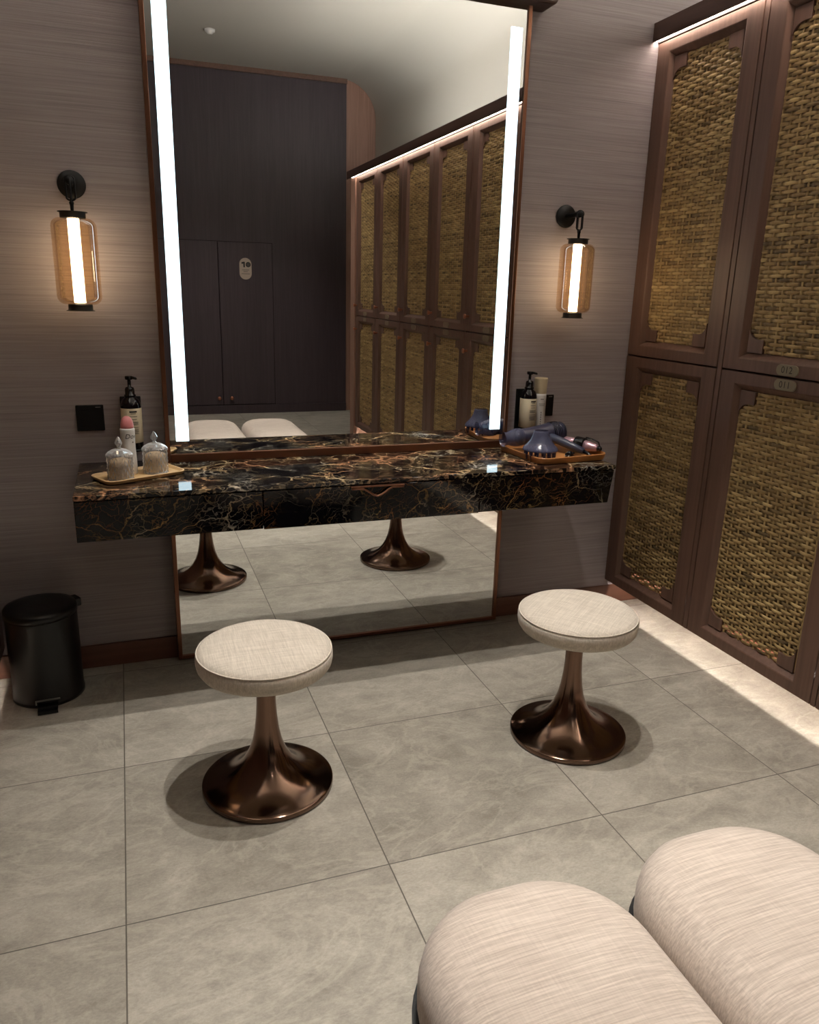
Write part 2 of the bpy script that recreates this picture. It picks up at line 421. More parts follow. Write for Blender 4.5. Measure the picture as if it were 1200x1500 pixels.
# ------------------------------------------------------------------ marble vanity counter
vc = thing('vanity_counter', 'floating black marble vanity counter with gold veins below the mirror', 'counter', (.372, YW, .612))
CX0, CX1, CYF = -.527, 1.281, -.402
b = MB(); b.box(CX0, CX1, CYF, -.0085, .7355, .75, .002); b.box(CX0, MX0 - .001, -.0085, YW, .7355, .75, .0); b.box(MX1 + .001, CX1, -.0085, YW, .7355, .75, .0)
loc(b, vc).build('countertop', M['marble_top'], vc)
DX0, DX1 = .012, .744
for (x0, x1, x1b) in ((CX0 + .001, DX0 - .0025, DX0 - .0025), (DX1 + .0025, 1.276, 1.260)):
    b = MB(); b.prism([(x0, .612), (x1b, .612), (x1, .733), (x0, .733)], CYF + .002, -.009, 'y', 0, .0015)
    loc(b, vc).build('apron_panel', M['marble'], vc)
b = MB(); b.box(DX0 - .0025, DX1 + .0025, CYF + .03, -.009, .614, .733); loc(b, vc).build('drawer_box', M['marble'], vc)
b = MB(); b.box(DX0, DX1, CYF + .001, CYF + .028, .610, .7325, .0015); dr = loc(b, vc).build('drawer', M['marble'], vc)
h = MB(); yh = CYF - .010
# flat bronze pull: a plate tucked under the top with a scooped lower edge
n = 14; up = []; lo = []
for k in range(n + 1):
    x = .290 + (.466 - .290) * k / n
    u = (x - .378) / .088
    s = max(0, 1 - abs(u) / .62); s = s * s * (3 - 2 * s)
    up.append((x, .7315)); lo.append((x, .7245 - .027 * s))
h.tube([(p[0], yh, p[1]) for p in lo], .0036, 8)
h.box(.288, .468, CYF - .014, CYF + .002, .7285, .7325, .001)
loc(h, vc).build('drawer_handle', M['bronze'], dr)
b = MB(); b.box(MX0 + .0145, MX1 - .0145, -.0085, -.0005, .7502, .777, .001); loc(b, vc).build('back_trim', M['bronze'], vc)

# ------------------------------------------------------------------ lockers
DW = .583; PITCH = .608; STILE = .073; RAIL = .042; BV = .018; DEP = .022
def weave(w, h, seed):
    rnd = random.Random(seed); m = MB()
    pr, ps = .0125, .0362
    ns = int(round(w / ps)); ps = w / ns; nr = int(h / pr); pr = h / nr
    SEG = 8
    for r in range(nr):
        z = (r + .5) * pr; hh = pr * .468
        base = rnd.gauss(.5, .12)
        nseg = ns * SEG; vs = []; tn = []
        pieces = [min(1, max(0, base + rnd.gauss(0, .2))) for _ in range(ns + 2)]
        for k in range(nseg + 1):
            y = -w / 2 + w * k / nseg; ph = PI * k / SEG + (r % 2) * PI
            c = math.cos(ph); c = math.copysign(abs(c) ** .35, c)
            x = -.0031 * c; dz = rnd.uniform(-.0004, .0004)
            tv = pieces[int((k / SEG + (r % 2) + .5) / 2) % len(pieces)]
            for (q, xo) in ((-1, .0012), (-.5, -.0004), (0, -.0009), (.5, -.0004), (1, .0012)):
                vs.append((x + xo, y, z + q * hh + dz)); tn.append(tv)
        fs = []
        for k in range(nseg):
            for j in range(4):
                a = k * 5 + j; fs.append([a, a + 5, a + 6, a + 1])
        o = len(m.v); m.add(vs, fs, 0, True); m.tone[o:] = tn
    for i in range(ns + 1):
        y = -w / 2 + i * ps; hw = .0046
        tv = min(1, max(0, rnd.gauss(.62, .1)))
        m.add([(.0012, y - hw, 0), (-.0008, y - hw * .4, 0), (-.0008, y + hw * .4, 0), (.0012, y + hw, 0),
               (.0012, y - hw, h), (-.0008, y - hw * .4, h), (-.0008, y + hw * .4, h), (.0012, y + hw, h)],
              [[0, 1, 5, 4], [1, 2, 6, 5], [2, 3, 7, 6]], 0, True, tv)
    return m
def door_mesh(w, h):
    """door front in the plane x=0 facing -x, centred in y, z from 0"""
    m = MB(); y0, y1 = -w / 2, w / 2
    def ring(ins, x): return [(x, y0 + ins[0], ins[1]), (x, y1 - ins[0], ins[1]), (x, y1 - ins[0], h - ins[1]), (x, y0 + ins[0], h - ins[1])]
    rings = [ring((0, 0), .026), ring((0, 0), .0015), ring((.0015, .0015), 0), ring((STILE - .004, RAIL - .004), 0), ring((STILE, RAIL), .002), ring((STILE + BV, RAIL + BV), DEP), ring((STILE + BV, RAIL + BV), .026)]
    vs = sum(rings, []); fs = []
    for i in range(len(rings) - 1):
        for k in range(4):
            a = i * 4 + k; b2 = i * 4 + (k + 1) % 4
            fs.append([a, a + 4, b2 + 4, b2])
    fs.append([0, 1, 2, 3]); L = (len(rings) - 1) * 4; fs.append([L, L + 3, L + 2, L + 1])
    m.add(vs, fs)
    # corner brackets with a stepped, rounded inner outline
    iy0, iy1, iz0, iz1 = y0 + STILE + BV, y1 - STILE - BV, RAIL + BV, h - RAIL - BV
    sh = [(0, 0), (.068, 0), (.068, .044), (.040, .044)] + [(.040 - .040 * math.sin(a), .084 - .040 * math.cos(a)) for a in [PI / 2 * k / 7 for k in range(1, 8)]]
    for sy in (0, 1):
        for sz in (0, 1):
            poly = [((iy0 + p[0]) if sy == 0 else (iy1 - p[0]), (iz0 + p[1]) if sz == 0 else (iz1 - p[1])) for p in sh]
            m.prism(poly, .0125, .0255, 'x', 0, .0006)
    return m
def locker(name, w, h, lift, label, group, plates=None, knob_z=None, seed=1):
    t = thing(name, label, 'locker', (0, 0, 0), 0, group)
    b = MB(); b.box(.0265, .60, -w / 2 - .0005, w / 2 + .0005, lift, h)
    b.build('body', M['wood'], t)
    d = door_mesh(w, h).build('door', M['wood'], t)
    ow, oh = w - 2 * (STILE + BV), h - 2 * (RAIL + BV)
    wv = weave(ow - .001, oh - .001, seed).xf(Matrix.Translation((.0200, 0, RAIL + BV + .0005))).build('rattan_panel', M['rattan'], d)
    wv.data.shade_smooth()
    if knob_z is not None:
        k = MB(); k.lathe([(.008, 0), (.0075, .012), (.013, .022), (.0145, .026), (.0145, .030), (.012, .031), (0, .031)], 20, Matrix.Translation((0, -w / 2 + .028, knob_z)) @ Matrix.Rotation(-PI / 2, 4, 'Y'))
        k.build('knob', M['copper'], d)
    return t, d
def number_plate(d, z, txt, src=None):
    p = MB(); p.prism(rrect(.088, .034, .0165, 10, 0, z), -.005, 0, 'x', 0, .0008)
    if txt:
        v, f = text_geo(txt, .030, 1.05)
        p.add([(-.0053, -q.x, q.y + z) for q in v], f, 1)
    p.build('number_plate', [M['plate'], M['plate_ink']], d)
HL, HU = SEAM - .003 - .114, 2.242 - SEAM - .003
ZL, ZU = .114, SEAM + .003
yc = lambda i: -.518 - PITCH * (i - 1) - DW / 2 + .006      # centre of column i (0 = narrow one by the wall)
W0 = .530; YC0 = YW - .003 - W0 / 2
GR = 'rattan lockers along the right wall'
a0, _ = locker('locker', W0, HL, .088, 'narrow lower rattan locker front without a number, in the corner by the mirror wall', GR, seed=3); a0.location = (XR, YC0, ZL)
a1, _ = locker('locker', W0, HU, 0, 'narrow upper rattan locker front without a number, in the corner by the mirror wall', GR, seed=4); a1.location = (XR, YC0, ZU)
lo, dlo = locker('locker', DW, HL, .088, 'lower rattan locker with number plate 011', GR, knob_z=.99 - ZL, seed=5); lo.location = (XR, yc(1), ZL)
up, dup_ = locker('locker', DW, HU, 0, 'upper rattan locker with number plate 012', GR, knob_z=1.193 - ZU, seed=6); up.location = (XR, yc(1), ZU)
ORD = ['', '', 'second', 'third', 'fourth', 'fifth', 'sixth']
for i in range(2, 7):
    end = ''
    l2 = dup(lo, (XR, yc(i), ZL), 0, 'lower rattan locker seen in the mirror, %s knobbed column from the mirror wall%s' % (ORD[i], end), GR)
    u2 = dup(up, (XR, yc(i), ZU), 0, 'upper rattan locker seen in the mirror, %s knobbed column from the mirror wall%s' % (ORD[i], end), GR)
    for q, z in ((l2, HL - .020), (u2, .020)):
        dd = [c for c in q.children if c.name.startswith('door')][0]
        number_plate(dd, z, None)
number_plate(dlo, HL - .020, '011'); number_plate(dup_, .020, '012')
# slim posts between columns: one object each
for i in range(1, 7):
    y = yc(i) + DW / 2 + .0125 if i > 1 else (YC0 - W0 / 2 + yc(1) + DW / 2) / 2
    hw = (yc(i - 1) - DW / 2 - yc(i) - DW / 2) / 2 if i > 1 else (YC0 - W0 / 2 - yc(1) - DW / 2) / 2
    y = yc(i) + DW / 2 + hw
    b = MB(); b.box(.001, .026, -hw + .0042, hw - .0042, .114, 2.242); b.box(.40, .42, -hw + .004, hw - .004, 0, 2.242)
    o = b.build('locker_post', M['wood']); o.location = (XR, y, 0)
    w_ = 'between the narrow corner column and lockers 011 and 012' if i == 1 else 'on the mirror side of the %s knobbed locker column' % ORD[i]
    tag(o, 'slim brown wooden post ' + w_, 'post', 'posts between the lockers')
YE = yc(6) - DW / 2 - .004
b = MB(); b.box(XR - .012, XR + .62, YE - .13, YE, 0, 2.243, .002); tag(b.build('locker_end_panel', M['panel_wood']), 'tall brown wooden panel closing the far end of the lockers, seen in the mirror', 'panel')
cn = thing('locker_cornice', 'dark wooden cornice with a light strip on top of the right lockers', 'cornice', (XR, -2.2, 2.246))
b = MB(); b.box(1.570, 1.577, YE - .22, YW - .001, 2.2455, 2.308, .001); b.box(1.577, XPL - .002, YE - .22, YW - .001, 2.256, 2.308); b.box(1.594, XPL - .002, YE - .15, YW - .001, 2.2455, 2.256)
loc(b, cn).build('cornice_board', M['cornice'], cn)
b = MB(); b.box(1.578, 1.592, YE - .12, YW - .002, 2.250, 2.2555); loc(b, cn).build('light_strip', M['led_w'], cn)
b = MB(); b.box(2.17, 2.19, -4.0, YW - .06, 2.3085, 2.318); loc(b, cn).build('uplight_strip', M['led_c'], cn)
b = MB(); b.box(2.163, 2.1695, -4.01, YW - .055, 2.3082, 2.3205); b.box(2.1905, 2.197, -4.01, YW - .055, 2.3082, 2.3205); b.box(2.163, 2.197, -4.017, -4.0005, 2.3082, 2.3205); loc(b, cn).build('added_uplight_shield', M['white_plastic'], cn)  # unseen walls added to keep the strip's side glow off the far wall
# plinth below the lockers with its floor light
pl = thing('locker_plinth', 'recessed wooden plinth with a floor light below the right lockers', 'plinth', (1.98, -2.2, 0))
b = MB(); b.box(1.95, 1.99, YE, YW - .014, 0, .2015); loc(b, pl).build('kick_board', M['wood_h'], pl)
b = MB(); b.box(1.630, 1.646, YE + .02, -.06, .190, .1965); loc(b, pl).build('light_strip', M['led_u'], pl)

# left bank: only its corner shows at the frame edge
GL = 'rattan lockers along the left wall'
dup(a0, (XLT, YC0, ZL), PI, 'lower rattan locker front at the left frame edge behind the black bin', GL)
dup(a1, (XLT, YC0, ZU), PI, 'upper rattan locker front beyond the left frame edge above the black bin', GL)
b = MB(); b.box(XLT - .6, XLT, YB, YC0 - W0 / 2 - .004, .114, 2.242); struct(b.build('trim_3', M['wood']))
b = MB(); b.box(XLT - .60, XLT + .026, YB, YW - .001, 2.2445, 2.308); struct(b.build('trim_4', M['cornice']))
b = MB(); b.box(XLT - .4, XLT - .36, YB, YW - .014, 0, .113); struct(b.build('trim_5', M['wood_h']))
t = MB(); t.box(XLT - .40, XLT - .38, -2.3, YW - .06, 2.312, 2.318); tag(t.build('uplight_strip', M['led_c']), 'unseen uplight strip added on top of the left lockers to brighten the room', 'light strip')  # unseen strip, added to lift the ambient light on the left
t = MB(); t.box(XLT - .049, XLT - .033, -4.2, -.06, .190, .1965); tag(t.build('floor_light_strip', M['led_u']), 'floor light strip below the left lockers by the bin', 'light strip')

# ------------------------------------------------------------------ wall sconces
def sconce():
    t = thing('wall_sconce', 'black wall sconce with amber glass left of the mirror', 'wall lamp', (-.476, YW, 1.622), 0, 'lantern sconces beside the mirror')
    ya = -.108
    RX = Matrix.Rotation(PI / 2, 4, 'X')
    b = MB(); b.lathe([(.040, 0), (.041, .003), (.041, .008), (.038, .011), (.010, .013), (0, .013)], 40, RX); b.build('backplate', M['black'], t)
    b = MB(); b.lathe([(.0085, .012), (.0085, .085), (.0115, .087), (.0115, .118), (0, .119)], 20, RX); b.build('arm', M['black'], t)
    zt = -.087
    # two long links hanging from the arm
    b = MB()
    for s in (-1, 1):
        pts = []
        for k in range(24):
            a = 2 * PI * k / 24
            px = .0085 * math.cos(a); pz = .0085 * math.sin(a)
            pts.append((s * .0001 + px * 1.0, 0, pz + (.000 if math.sin(a) > 0 else -.050)))
        ang = .0 if s < 0 else PI / 2
        b.tube([Matrix.Rotation(ang, 4, 'Z') @ Vector((p[0] * 1.5, p[1], p[2])) + Vector((0, ya, .004 if s < 0 else .000)) for p in pts], .0026, 8, closed=True)
    b.lathe([(.0045, zt), (.0055, zt + .02), (.0075, zt + .026), (.004, zt + .032), (0, zt + .033)], 16, Matrix.Translation((0, ya, 0)))
    b.build('hanger', M['black'], t)
    T = Matrix.Translation((0, ya, 0))
    b = MB(); b.lathe([(0, -.085), (.042, -.0855), (.042, -.0875), (.0365, -.0885), (.0365, -.102), (.034, -.104), (0, -.104)], 40, T); b.build('top_cap', M['black'], t)
    z1, z0, R, r = -.104, -.352, .0640, .024
    pr = [(.034, z1)] + [(R - r + r * math.cos(a), z1 - r + r * math.sin(a)) for a in [PI / 2 * (1 - k / 8) for k in range(9)]]
    pr += [(R - r + r * math.cos(a), z0 + r + r * math.sin(a)) for a in [-PI / 2 * k / 8 for k in range(9)]] + [(.034, z0)]
    b = MB(); b.lathe(pr, 56, T, cap=False)
    gl = b.build('glass_shade', M['amber'], t)
    b = MB(); b.lathe([(0, z1), (.0165, z1 - .001), (.0165, z0 + .004), (0, z0 + .003)], 28, T); b.build('light_tube', M['tube'], t)
    b = MB(); b.lathe([(0, z0), (.034, z0), (.0355, z0 - .003), (.0355, z0 - .017), (.041, z0 - .018), (.041, z0 - .0195), (0, z0 - .020)], 40, T); b.build('bottom_cap', M['black'], t)
    return t
s0 = sconce()
dup(s0, (1.257, YW, 1.622), 0, 'black wall sconce with amber glass right of the mirror', 'lantern sconces beside the mirror')

# ------------------------------------------------------------------ outlets, brackets, bottles
def outlet(x, label):
    t = thing('wall_outlet', label, 'wall outlet', (x, YW, .903), 0, 'black wall outlets')
    b = MB(); b.box(-.043, .043, -.009, 0, -.043, .043, .003); b.build('cover_plate', M['black_plastic'], t)
    b = MB(); b.box(-.032, .032, -.0105, -.009, -.030, .026, .0005); b.build('flap', M['black_plastic'], t)
    b = MB(); b.box(.018, .034, -.0096, -.009, .0345, .0365); b.build('white_mark', M['ink_grey'], t)
    return t
outlet(-.481, 'square black wall outlet above the left end of the counter')
outlet(1.221, 'square black wall outlet partly hidden behind the tall white spray can')

def pump(x, y, z, label):
    t = thing('pump_bottle', label, 'pump bottle', (x, y, z), 0, 'black pump bottles with cream labels')
    R = .0325
    b = MB(); b.lathe([(0, 0), (.030, .0), (R, .003), (R, .142), (.031, .152), (.0255, .165), (.017, .172), (.0155, .178), (0, .178)], 40); b.build('bottle', M['bottle'], t)
    b = MB(); b.lathe([(R + .0004, .024), (R + .0006, .0242), (R + .0006, .138), (R + .0004, .1382)], 40, cap=False)
    rows = [(.128, .40, .0026, 1), (.122, .28, .001, 2), (.112, .40, .0012, 2), (.103, .34, .001, 2), (.094, .5, .0009, 2), (.091, .5, .0009, 2), (.088, .46, .0009, 2), (.085, .5, .0009, 2), (.076, .5, .001, 2),
            (.070, .5, .0009, 2), (.067, .46, .0009, 2), (.064, .5, .0009, 2), (.061, .48, .0009, 2), (.058, .4, .0009, 2), (.055, .5, .0009, 2)]
    for (zz, ha, hh, mi) in rows:
        n = 10; rr = R + .0011; a0 = -PI / 2 + .18 - ha * .9; vs = []
        for k in range(n + 1):
            a = a0 + 2 * ha * .9 * k / n
            vs += [(rr * math.cos(a), rr * math.sin(a), zz - hh), (rr * math.cos(a), rr * math.sin(a), zz + hh)]
        b.add(vs, [[2 * k, 2 * k + 2, 2 * k + 3, 2 * k + 1] for k in range(n)], mi)
    b.build('label', [M['label'], M['ink'], M['ink_grey']], t)
    b = MB(); b.lathe([(.0185, .176), (.0185, .180), (.0155, .182), (.0150, .198), (.013, .204), (.0055, .207), (.0055, .229), (.011, .230), (.0125, .233), (.0125, .240), (.0105, .2415), (0, .2415)], 28, cap=False)
    b.tube([(0, 0, .2365), (.012, -.008, .2365), (.021, -.014, .2345), (.022, -.0147, .231)], [.0052, .0048, .004, .0035], 10)
    b.build('pump_head', M['black_plastic'], t)
    return t
def bracket(x, z, label):
    t = thing('bottle_bracket', label, 'bottle holder', (x, YW, z), 0, 'black wall brackets holding the pump bottles')
    b = MB(); b.box(-.033, .033, -.008, 0, 0, .175, .002); b.build('backplate', M['black'], t)
    b = MB(); b.lathe([(0, .0), (.036, 0), (.036, .008), (.0345, .008), (.0345, .005), (0, .005)], 36, Matrix.Translation((0, -.0475, 0)));
    b.box(-.02, .02, -.02, -.006, 0, .005); b.build('bottle_rest', M['black'], t)
    return t
bracket(-.352, .797, 'black wall bracket under the left pump bottle'); bracket(1.127, .797, 'black wall bracket behind the right pump bottle')
pump(-.352, .0025, .8025, 'black pump bottle with cream label behind the pink capped deodorant')
pump(1.127, .0025, .8025, 'black pump bottle with cream label right of the mirror above the hair dryer')
# hair spray
t = thing('spray_can', 'tall white spray can with cream cap standing between pump bottle and outlet', 'spray can', (1.1885, .0215, .75))
b = MB(); b.lathe([(0, 0), (.0225, 0), (.0245, .003), (.0245, .195), (.024, .205), (0, .206)], 36); 
for zz, hw, hh in ((.185, .3, .0016), (.166, .5, .001), (.16, .45, .001)):
    rr = .0249; vs = []
    for k in range(9):
        a = -PI / 2 - .1 - hw + 2 * hw * k / 8; vs += [(rr * math.cos(a), rr * math.sin(a), zz - hh), (rr * math.cos(a), rr * math.sin(a), zz + hh)]
    b.add(vs, [[2 * k, 2 * k + 2, 2 * k + 3, 2 * k + 1] for k in range(8)], 1)
for k in range(9):
    zz = .06 + k * .009; rr = .0249; vs = []
    for j in range(4):
        a = -PI / 2 - .25 + .16 * j / 3; vs += [(rr * math.cos(a), rr * math.sin(a), zz - .0028), (rr * math.cos(a), rr * math.sin(a), zz + .0028)]
    b.add(vs, [[2 * j, 2 * j + 2, 2 * j + 3, 2 * j + 1] for j in range(3)], 1)
b.build('can', [M['white_plastic'], M['ink_grey']], t)
b = MB(); b.lathe([(.0235, .2061), (.0245, .212), (.0262, .262), (.0262, .266), (.024, .267), (.022, .263), (0, .263)], 36, cap=False); b.build('cap', M['cream_plastic'], t)

# ------------------------------------------------------------------ trays
def tray(name, label, w, d, h, r, mat, loc3, rz, wall=.006, base=.005):
    m = MB(); n = 8
    def ring(ins, z): 
        return [(p[0], p[1], z) for p in rrect(w - 2 * ins, d - 2 * ins, max(r - ins, .004), n)]
    N = 4 * (n + 1)
    rings = [ring(.012, 0), ring(.006, .0015), ring(.001, h * .6), ring(0, h - .001), ring(.001, h), ring(wall - .001, h), ring(wall, h - .001), ring(wall + .006, base + .0005), ring(wall + .009, base)]
    vs = sum(rings, []); fs = []
    for i in range(len(rings) - 1):
        for k in range(N):
            fs.append([i * N + k, i * N + (k + 1) % N, (i + 1) * N + (k + 1) % N, (i + 1) * N + k])
    fs.append(list(range(N - 1, -1, -1))); L = (len(rings) - 1) * N; fs.append([L + k for k in range(N)])
    m.add(vs, fs)
    o = m.build(name, mat, sharp=35); o.location = loc3; o.rotation_euler = (0, 0, rz); tag(o, label, 'tray'); return o
tray('bamboo_tray', 'small pale bamboo tray under the two glass jars', .265, .140, .013, .03, M['tray_l'], (-.343, -.185, .7505), .46)
tray('wooden_tray', 'orange brown wooden tray holding the hair tools', .310, .305, .024, .045, M['tray_r'], (1.140, -.183, .7505), .10, .007, .006)

# ------------------------------------------------------------------ cut glass jars with cotton, deodorant
def jar():
    t = thing('glass_jar', 'cut glass lidded jar at the front left of the bamboo tray', 'jar', (-.396, -.239, .7562), 0, 'lidded cut glass jars')
    m = MB(); R, H = .0375, .072; n, rows = 18, 6
    def P(a, z, r): return (r * math.cos(a), r * math.sin(a), z)
    dz = H / rows; da = 2 * PI / n
    for j in range(rows + 1):
        for k in range(n):
            a = (k + (j % 2) * .5) * da; z = j * dz
            lo_, hi_ = max(0, z - dz), min(H, z + dz)
            c = P(a, z, R + .0022)
            q = [P(a - da / 2, z, R - .0016), P(a, lo_, R - .0016), P(a + da / 2, z, R - .0016), P(a, hi_, R - .0016)]
            if j == 0: m.add([c, q[0], q[2], q[3]], [[0, 2, 3], [0, 3, 1]])
            elif j == rows: m.add([c, q[0], q[1], q[2]], [[0, 1, 2], [0, 2, 3]])
            else: m.add([c] + q, [[0, 1, 2], [0, 2, 3], [0, 3, 4], [0, 4, 1]])
    m.lathe([(0, .0), (R, .0), (R, .002), (R - .004, .004), (0, .004)], 44)
    m.build('jar_body', M['clear'], t)
    m = MB(); 
    prof = [(.0395, .0725), (.0405, .0745), (.0395, .079), (.034, .0855), (.022, .0925), (.009, .096), (.0055, .099)]
    nn = 30
    for i in range(len(prof) - 1):
        for k in range(nn):
            a = (k + (i % 2) * .5) * 2 * PI / nn; a2 = a + 2 * PI / nn; am = a + PI / nn
            r0, z0 = prof[i]; r1, z1 = prof[i + 1]
            m.add([P(a, z0, r0), P(a2, z0, r0), P(am, z1, r1), P(am + 2 * PI / nn, z1, r1)], [[0, 1, 2], [1, 3, 2]])
    m.build('lid', M['clear'], t)
    m = MB(); m.lathe([(.0055, .0985), (.0045, .102), (.0105, .110), (.0115, .115), (.0085, .121), (.0035, .130), (0, .1335)], 8, smooth=False); m.build('lid_knob', M['clear'], t)
    return t
j0 = jar()
dup(j0, (-.2905, -.166, .7562), .2, 'cut glass lidded jar at the back right of the bamboo tray beside the mirror', 'lidded cut glass jars')
for (x, y, lab) in ((-.396, -.239, 'beige cotton filling inside the front left glass jar'), (-.2905, -.166, 'beige cotton filling inside the back right glass jar')):
    m = MB(); rnd = random.Random(5)
    n = 20; prof = [(.0, .0045), (.030, .005), (.0325, .012), (.033, .045), (.0315, .058), (.026, .062), (.012, .0655), (0, .064)]
    m.lathe(prof, n)
    m.v = [(p[0] * rnd.uniform(.95, 1.03), p[1] * rnd.uniform(.95, 1.03), p[2] + rnd.uniform(0, .001)) for p in m.v]
    o = m.build('cotton_filling', M['cotton']); o.location = (x, y, .7562); tag(o, lab, 'cotton', kind='stuff')
t = thing('deodorant', 'white deodorant can with pink domed cap and Dove lettering behind the front jar', 'deodorant', (-.368, -.170, .7562))
b = MB(); R = .0215; b.lathe([(0, 0), (.019, 0), (R + .001, .004), (R + .0015, .04), (R - .0005, .085), (R + .0005, .135), (R + .0008, .143), (R - .001, .1465), (0, .1468)], 40)
def wrap(txt, size, zc, a0, shear, mi):
    v, f = text_geo(txt, size, 1.0, shear); rr = R + .0012
    b.add([(rr * math.cos(a0 + q.x / rr), rr * math.sin(a0 + q.x / rr), zc + q.y) for q in v], f, mi)
wrap('Dove', .021, .122, -PI / 2 + .62, .25, 1)
b.add([((R + .0012) * math.cos(-PI / 2 + .66 + .12 * math.cos(2 * PI * k / 16)), (R + .0012) * math.sin(-PI / 2 + .66 + .12 * math.cos(2 * PI * k / 16)), .104 + .0022 * math.sin(2 * PI * k / 16)) for k in range(16)], [list(range(16))], 2)
b.build('can', [M['white_plastic'], M['ink'], M['ink_grey']], t)
b = MB(); b.lathe([(.0195, .1468), (.0198, .152), (.0192, .160), (.0170, .170), (.0125, .1785), (.006, .183), (0, .184)], 36); b.build('cap', M['pink'], t)

# ------------------------------------------------------------------ hair tools on the right tray
def axis_matrix(p0, p1):
    d = (Vector(p1) - Vector(p0)); q = d.to_track_quat('Z', 'Y')
    return Matrix.Translation(p0) @ q.to_matrix().to_4x4(), d.length
ZT = .7565
hd = thing('hair_dryer', 'dark navy hair dryer with smoky violet nozzle lying on the wooden tray', 'hair dryer', (1.12, -.11, ZT))
p0 = (1.035, -.112, .809); p1 = (1.222, -.100, .820)
Mx, L = axis_matrix(p0, p1)
b = MB(); b.lathe([(0, -.001), (.029, 0), (.031, .01), (.033, .05), (.036, .09), (.041, .125), (.0435, .15), (.0425, .175), (.037, .193), (.022, L + .01), (0, L + .012)], 40, Mx); loc(b, hd).build('barrel', M['navy'], hd)
b = MB()
for k in range(7):
    z = .135 + k * .008; r = .0448 - (.0015 * max(0, k - 3)); b.lathe([(r - .002, z), (r, z + .0012), (r, z + .0032), (r - .002, z + .0045)], 36, Mx, cap=False)
loc(b, hd).build('air_inlet', M['black_plastic'], hd)
b = MB(); 
prof = [(.0300, .012), (.0335, .006), (.0345, -.006), (.0335, -.022), (.0285, -.040), (.0245, -.052), (.025, -.062), (.029, -.072)]
b.lathe(prof, 36, Mx, cap=False, sy=1.0); 
b.v = [(p[0], p[1], max(p[2], ZT + .002)) for p in b.v]
loc(b, hd).build('nozzle', M['smoke'], hd)
hp = [(1.150, -.125, .812), (1.176, -.170, .801), (1.207, -.222, .786), (1.230, -.260, .775)]
b = MB(); b.tube(hp, [.017, .0165, .0145, .012], 18); loc(b, hd).build('handle', M['navy2'], hd)
cp = [(1.229, -.258, .776), (1.242, -.280, .7670), (1.244, -.294, .7610), (1.230, -.302, .7600), (1.205, -.298, .7600), (1.186, -.270, .7600), (1.178, -.245, .7600)]
b = MB(); b.tube(cp, [.008, .006, .0035, .003, .003, .003, .003], 10); loc(b, hd).build('power_cord', M['black_plastic'], hd)
# diffuser standing on its fingers
df = thing('diffuser', 'smoky violet dome shaped dryer diffuser with fingers standing on the wooden tray', 'hair dryer attachment', (1.045, -.262, ZT))
b = MB(); b.lathe([(.0255, .104), (.0275, .1035), (.028, .098), (.031, .085), (.039, .068), (.052, .052), (.062, .042), (.065, .036), (.064, .032), (.055, .034), (.030, .042), (0, .045)], 44, cap=False); b.build('dome', M['smoke'], df)
for ring, cnt in ((.054, 14), (.034, 8)):
    for k in range(cnt):
        a = 2 * PI * k / cnt
        b = MB(); b.tube([(ring * math.cos(a), ring * math.sin(a), .036), (ring * math.cos(a), ring * math.sin(a), .012), (ring * math.cos(a) * .99, ring * math.sin(a) * .99, .0005)], [.0052, .0040, .0026], 8)
        b.build('finger', M['smoke'], df)
# styling brush
cu = thing('hair_styler', 'small lavender hair styler with wide black collar at the right end of the wooden tray', 'hair styler', (1.26, -.2, ZT))
Mx, L = axis_matrix((1.232, -.168, .793), (1.284, -.262, .785))
b = MB(); b.lathe([(0, -.035), (.010, -.034), (.0165, -.026), (.018, .0), (.0185, .02), (0, .021)], 28, Mx); loc(b, cu).build('handle', M['lav'], cu)
b = MB(); b.lathe([(.019, .018), (.0265, .020), (.0275, .024), (.0275, .052), (.0265, .056), (.018, .058)], 32, Mx); loc(b, cu).build('collar', M['black_plastic'], cu)
b = MB(); b.lathe([(0, .058), (.0205, .059), (.0195, .075), (.014, .105), (.0105, .112), (0, .1125)], 28, Mx); loc(b, cu).build('body', M['lav'], cu)
b = MB(); b.lathe([(.0095, .1125), (.0095, .123), (.006, .128), (0, .129)], 20, Mx); 
b.tube([Mx @ Vector((0, .0, .126)), Mx @ Vector((.0, .024, .112)), Mx @ Vector((0, .030, .085)), Mx @ Vector((0, .0305, .058))], .0025, 8)
loc(b, cu).build('cord_end', M['black_plastic'], cu)
# mains plug
pgt = thing('mains_plug', 'round black mains plug on the wooden tray in front of the dryer handle', 'plug', (1.150, -.292, ZT))
Mx, L = axis_matrix((1.150, -.292, ZT + .0150), (1.19, -.262, ZT + .0150))
b = MB(); b.lathe([(0, -.012), (.0105, -.0115), (.0135, -.008), (.0140, .006), (.009, .016), (.0045, .03), (.004, .044), (0, .045)], 24, Mx); loc(b, pgt).build('plug_body', M['black_plastic'], pgt)
for s in (-1, 1):
    b = MB(); b.tube([Mx @ Vector((s * .006, 0, -.011)), Mx @ Vector((s * .006, 0, -.024))], .0021, 10); loc(b, pgt).build('pin', M['steel'], pgt)

